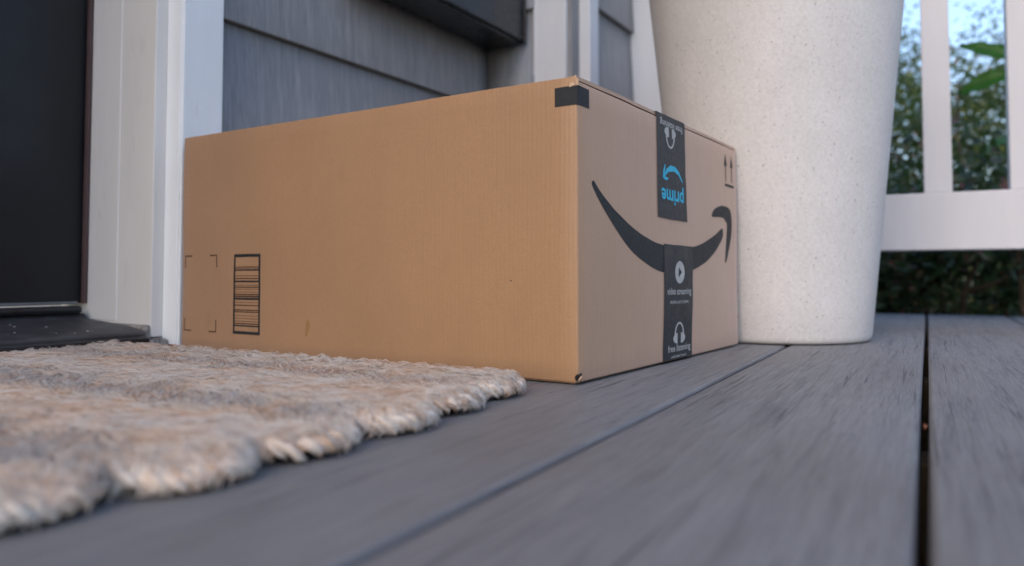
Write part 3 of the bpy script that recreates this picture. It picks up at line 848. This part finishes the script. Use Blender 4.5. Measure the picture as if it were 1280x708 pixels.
# ------------------------------------------------------------------ trees, shrubs
def leaf_cloud(centres, radii, n, size, seed, aspect=.45, droop=.2):
    r = np.random.default_rng(seed)
    centres = np.array(centres); radii = np.array(radii)
    wgt = radii.prod(1) ** (2 / 3); pick = r.choice(len(centres), n, p=wgt / wgt.sum())
    d = r.normal(size=(n, 3)); d /= np.linalg.norm(d, axis=1)[:, None]
    rad_ = r.uniform(.25, 1, n) ** .5
    pos = centres[pick] + d * radii[pick] * rad_[:, None]
    # gather leaves into sprigs
    ns = max(4, n // 9); sp = pos[r.integers(0, n, ns)]; which = r.integers(0, ns, n)
    pos = np.where((r.uniform(size=n) < .7)[:, None], sp[which] + r.normal(0, size * 1.5, (n, 3)), pos)
    L = size * r.uniform(.6, 1.3, n); Wd = L * aspect
    a = r.uniform(0, 2 * PI, n); e = r.normal(-droop, .5, n)
    ax = np.stack([np.cos(a) * np.cos(e), np.sin(a) * np.cos(e), np.sin(e)], -1)
    ref = r.normal(size=(n, 3)) + np.array([0, 0, 1.5]); b = np.cross(ax, ref); b /= np.linalg.norm(b, axis=1)[:, None]
    nn = np.cross(ax, b)
    V = np.zeros((n, 6, 3))
    V[:, 0] = pos; V[:, 3] = pos + ax * L[:, None]
    for k, t_ in ((1, .33), (2, .72)):
        V[:, k] = pos + ax * (L * t_)[:, None] + b * Wd[:, None] * (.5 if k == 1 else .38) + nn * (L * .08)[:, None]
        V[:, 6 - k] = pos + ax * (L * t_)[:, None] - b * Wd[:, None] * (.5 if k == 1 else .38) + nn * (L * .08)[:, None]
    base = (np.arange(n) * 6)[:, None]
    F = np.concatenate([base + [[0, 1, 2, 5]], base + [[5, 2, 3, 4]]], 1).reshape(-1, 4)
    # order fix: 0,1,2,3,4,5 ring -> quads (0,1,4?..) keep planar enough
    F = np.concatenate([base + [[0, 1, 4 + 1, 0]]][:0] + [base + [[0, 1, 2, 5]], base + [[2, 3, 4, 5]]], 1).reshape(-1, 4)
    return V.reshape(-1, 3), F

def plant(name, x, y, h, spread, nleaf, size, mat, seed, label, cat, group=None, crown_from=.15, bare=False, z0=-.55):
    r = random.Random(seed)
    root = empty(name, (x, y, z0), r.uniform(0, 360), label=label, cat=cat, group=group)
    tubes = []; tips = []
    stems = 1 if bare else r.randint(3, 5)
    tr = .05 * h / 3 + .012
    for s0 in range(stems):
        lean = Vector((r.uniform(-1, 1), r.uniform(-1, 1), 0)) * spread * (.12 if bare else .5)
        pts = [Vector((0, 0, 0)) + lean * .08]; k = 7
        for i in range(1, k + 1):
            t_ = i / k
            pts.append(lean * t_ + Vector((r.uniform(-.03, .03) * h, r.uniform(-.03, .03) * h, h * .86 * t_)))
        tubes.append((pts, [tr * (1 - .8 * i / k) / (1 if bare else 1.6) for i in range(k + 1)]))
        for b in range(7 if bare else 5):
            i = r.randint(2 if bare else 1, k - 1); p = pts[i]
            a = r.uniform(0, 2 * PI); ln = spread * r.uniform(.5, 1.0) * (1.1 - .5 * i / k)
            q = [p, p + Vector((math.cos(a), math.sin(a), .35)) * ln * .5, p + Vector((math.cos(a + .2), math.sin(a + .2), .55)) * ln]
            tubes.append((q, [tr * .35, tr * .22, tr * .06])); tips.append(q[2]); tips.append((q[1] + q[2]) / 2)
            q2 = [q[1], q[1] + Vector((math.cos(a + 1), math.sin(a + 1), .5)) * ln * .4]; tubes.append((q2, [tr * .18, tr * .05])); tips.append(q2[1])
        tips.append(pts[-1])
    link("trunk", tubes_mesh("trunk", tubes, 6), 'bark', root, smooth=True)
    tips = [t_ for t_ in tips if t_.z > h * crown_from * .5]
    cen = [tuple(t_) for t_ in tips]; rd = [(spread * r.uniform(.22, .42),) * 2 + (spread * r.uniform(.18, .34),) for _ in cen]
    if not bare:
        for _ in range(8):
            a = r.uniform(0, 2 * PI); q = r.uniform(0, .7) * spread
            cen.append((q * math.cos(a), q * math.sin(a), h * r.uniform(crown_from, .7))); rd.append((spread * .4, spread * .4, h * .16))
    V, F = leaf_cloud(cen, rd, nleaf, size, seed)
    V[:, 2] = np.maximum(V[:, 2], .01)
    link("crown", np_mesh("crown", V, F), mat, root)
    return root

G1 = 'shrubs growing just past the railing'
G2 = 'trees beyond the shrubs'
shr = [  # x, y, h, spread, leaves, size, mat
    (2.75, .05, .95, .55, 14000, .032, 'leafC', 'low dark shrub with reddish leaves seen beneath the bottom rail', ),
    (2.95, -.65, 1.05, .60, 12000, .035, 'leafC', 'dark shrub in front of the hedge at the right frame edge'),
    (3.05, .75, 1.0, .6, 7000, .05, 'leafA', 'green shrub hidden mostly by the speckled planter'),
    (5.0, .35, 1.0, .9, 8000, .04, 'leafC', 'low dusky shrub far behind the bottom rail left of the bright leaves'),
    (5.2, -.75, 1.0, .9, 8000, .04, 'leafC', 'low dusky shrub far behind the bottom rail near the right frame edge'),
    (4.0, -.15, 1.72, .80, 20000, .032, 'leafA', 'taller dense green shrub between the two balusters'),
    (4.2, .80, 1.50, .8, 16000, .035, 'leafC', 'tall dusky shrub left of the first baluster'),
    (4.1, -1.25, 1.9, .8, 14000, .04, 'leafB', 'olive shrub right of the second baluster'),
    (2.4, -2.6, 1.0, .7, 6000, .06, 'leafA', 'green shrub in the yard off the right of the porch'),
    (.6, -6.2, 1.0, .8, 6000, .07, 'leafC', 'dark shrub across the yard facing the carton'),
]
for i, (x, y, h, sp, n, sz, mt, lb) in enumerate(shr):
    plant("shrub", x, y, h, sp, n, sz, mt, 100 + i, lb, 'shrub', G1, .05)
trs = [
    (5.0, -.50, 2.7, .72, 14000, .030, 'leafA', 'feathery young green tree filling the gap behind the bright broad leaf'),
    (5.6, .70, 2.6, .8, 4000, .04, 'leafB', 'slim olive tree with a thin crown seen between planter and baluster'),
    (5.9, -.95, 3.8, 1.1, 18000, .04, 'leafA', 'leafy green tree with sky gaps right of the first baluster'),
    (6.6, -1.9, 4.6, 1.3, 5000, .08, 'leafB', 'broad olive tree beyond the right end of the railing'),
    (7.5, 1.9, 4.6, 1.6, 9000, .08, 'leafA', 'green tree screened by the planter'),
    (6.5, -6.5, 3.2, 1.4, 6000, .10, 'leafC', 'dark tree at the far corner of the yard'),
    (1.8, -10.5, 2.8, 1.5, 6000, .11, 'leafA', 'green tree across the yard opposite the doormat'),
    (-2.5, -11.0, 3.0, 1.6, 6000, .11, 'leafB', 'olive tree across the yard behind the viewer'),
    (9.5, -.2, 2.6, 1.9, 16000, .06, 'leafC', 'distant dusky tree closing the view between balusters'),
    (9.0, -3.2, 2.6, 1.6, 7000, .11, 'leafC', 'distant dusky tree past the right frame edge'),
]
for i, (x, y, h, sp, n, sz, mt, lb) in enumerate(trs):
    plant("tree", x, y, h, sp, n, sz, mt, 200 + i, lb, 'tree', G2, .25, True)

# broad-leaved plant whose bright leaf hangs between the balusters
bp = empty("broadleaf_plant", (2.40, -.112, -.55), 0, label='broad-leaved plant with bright green leaves behind the right baluster', cat='plant')
def big_leaf(L, W):
    n, m = 10, 7; P = np.zeros((n, m, 3))
    for i in range(n):
        t_ = i / (n - 1); w = W * math.sin(PI * min(1, t_ * .95 + .03)) ** .8 * (1 - .25 * t_)
        for j in range(m):
            u = (j / (m - 1)) * 2 - 1
            P[i, j] = (L * t_, u * w / 2, .12 * W * abs(u) - .25 * L * t_ ** 2 + .004 * math.sin(t_ * 20) * abs(u))
    me = grid_mesh("leaf", P, n, m)
    bm = bmesh.new(); bm.from_mesh(me); bmesh.ops.solidify(bm, geom=bm.faces[:], thickness=.0008); bm.to_mesh(me); bm.free()
    return me
stem = [(0, 0, 0), (.02, .01, .5), (-.01, .03, .9), (.02, .02, 1.25), (.03, -.02, 1.5)]
link("stem", tubes_mesh("stem", [(stem, [.012, .010, .008, .006, .003])], 8), 'bark', bp, smooth=True)
blm = big_leaf(.135, .058)
lv = [(1.205, 95, 32), (1.17, 100, -12), (1.35, 230, 30), (1.08, 250, -5), (1.42, 300, 35), (1.0, 140, -15), (.9, 330, 0), (.8, 60, 0), (.7, 200, 0)]
for z, az, el in lv:
    link("leaf", blm, 'broad', bp, (.02 + .01 * math.cos(R(az)), .01 + .01 * math.sin(R(az)), z), (R(-62) if az in (95, 100) else 0, R(-el), R(az)), smooth=True)
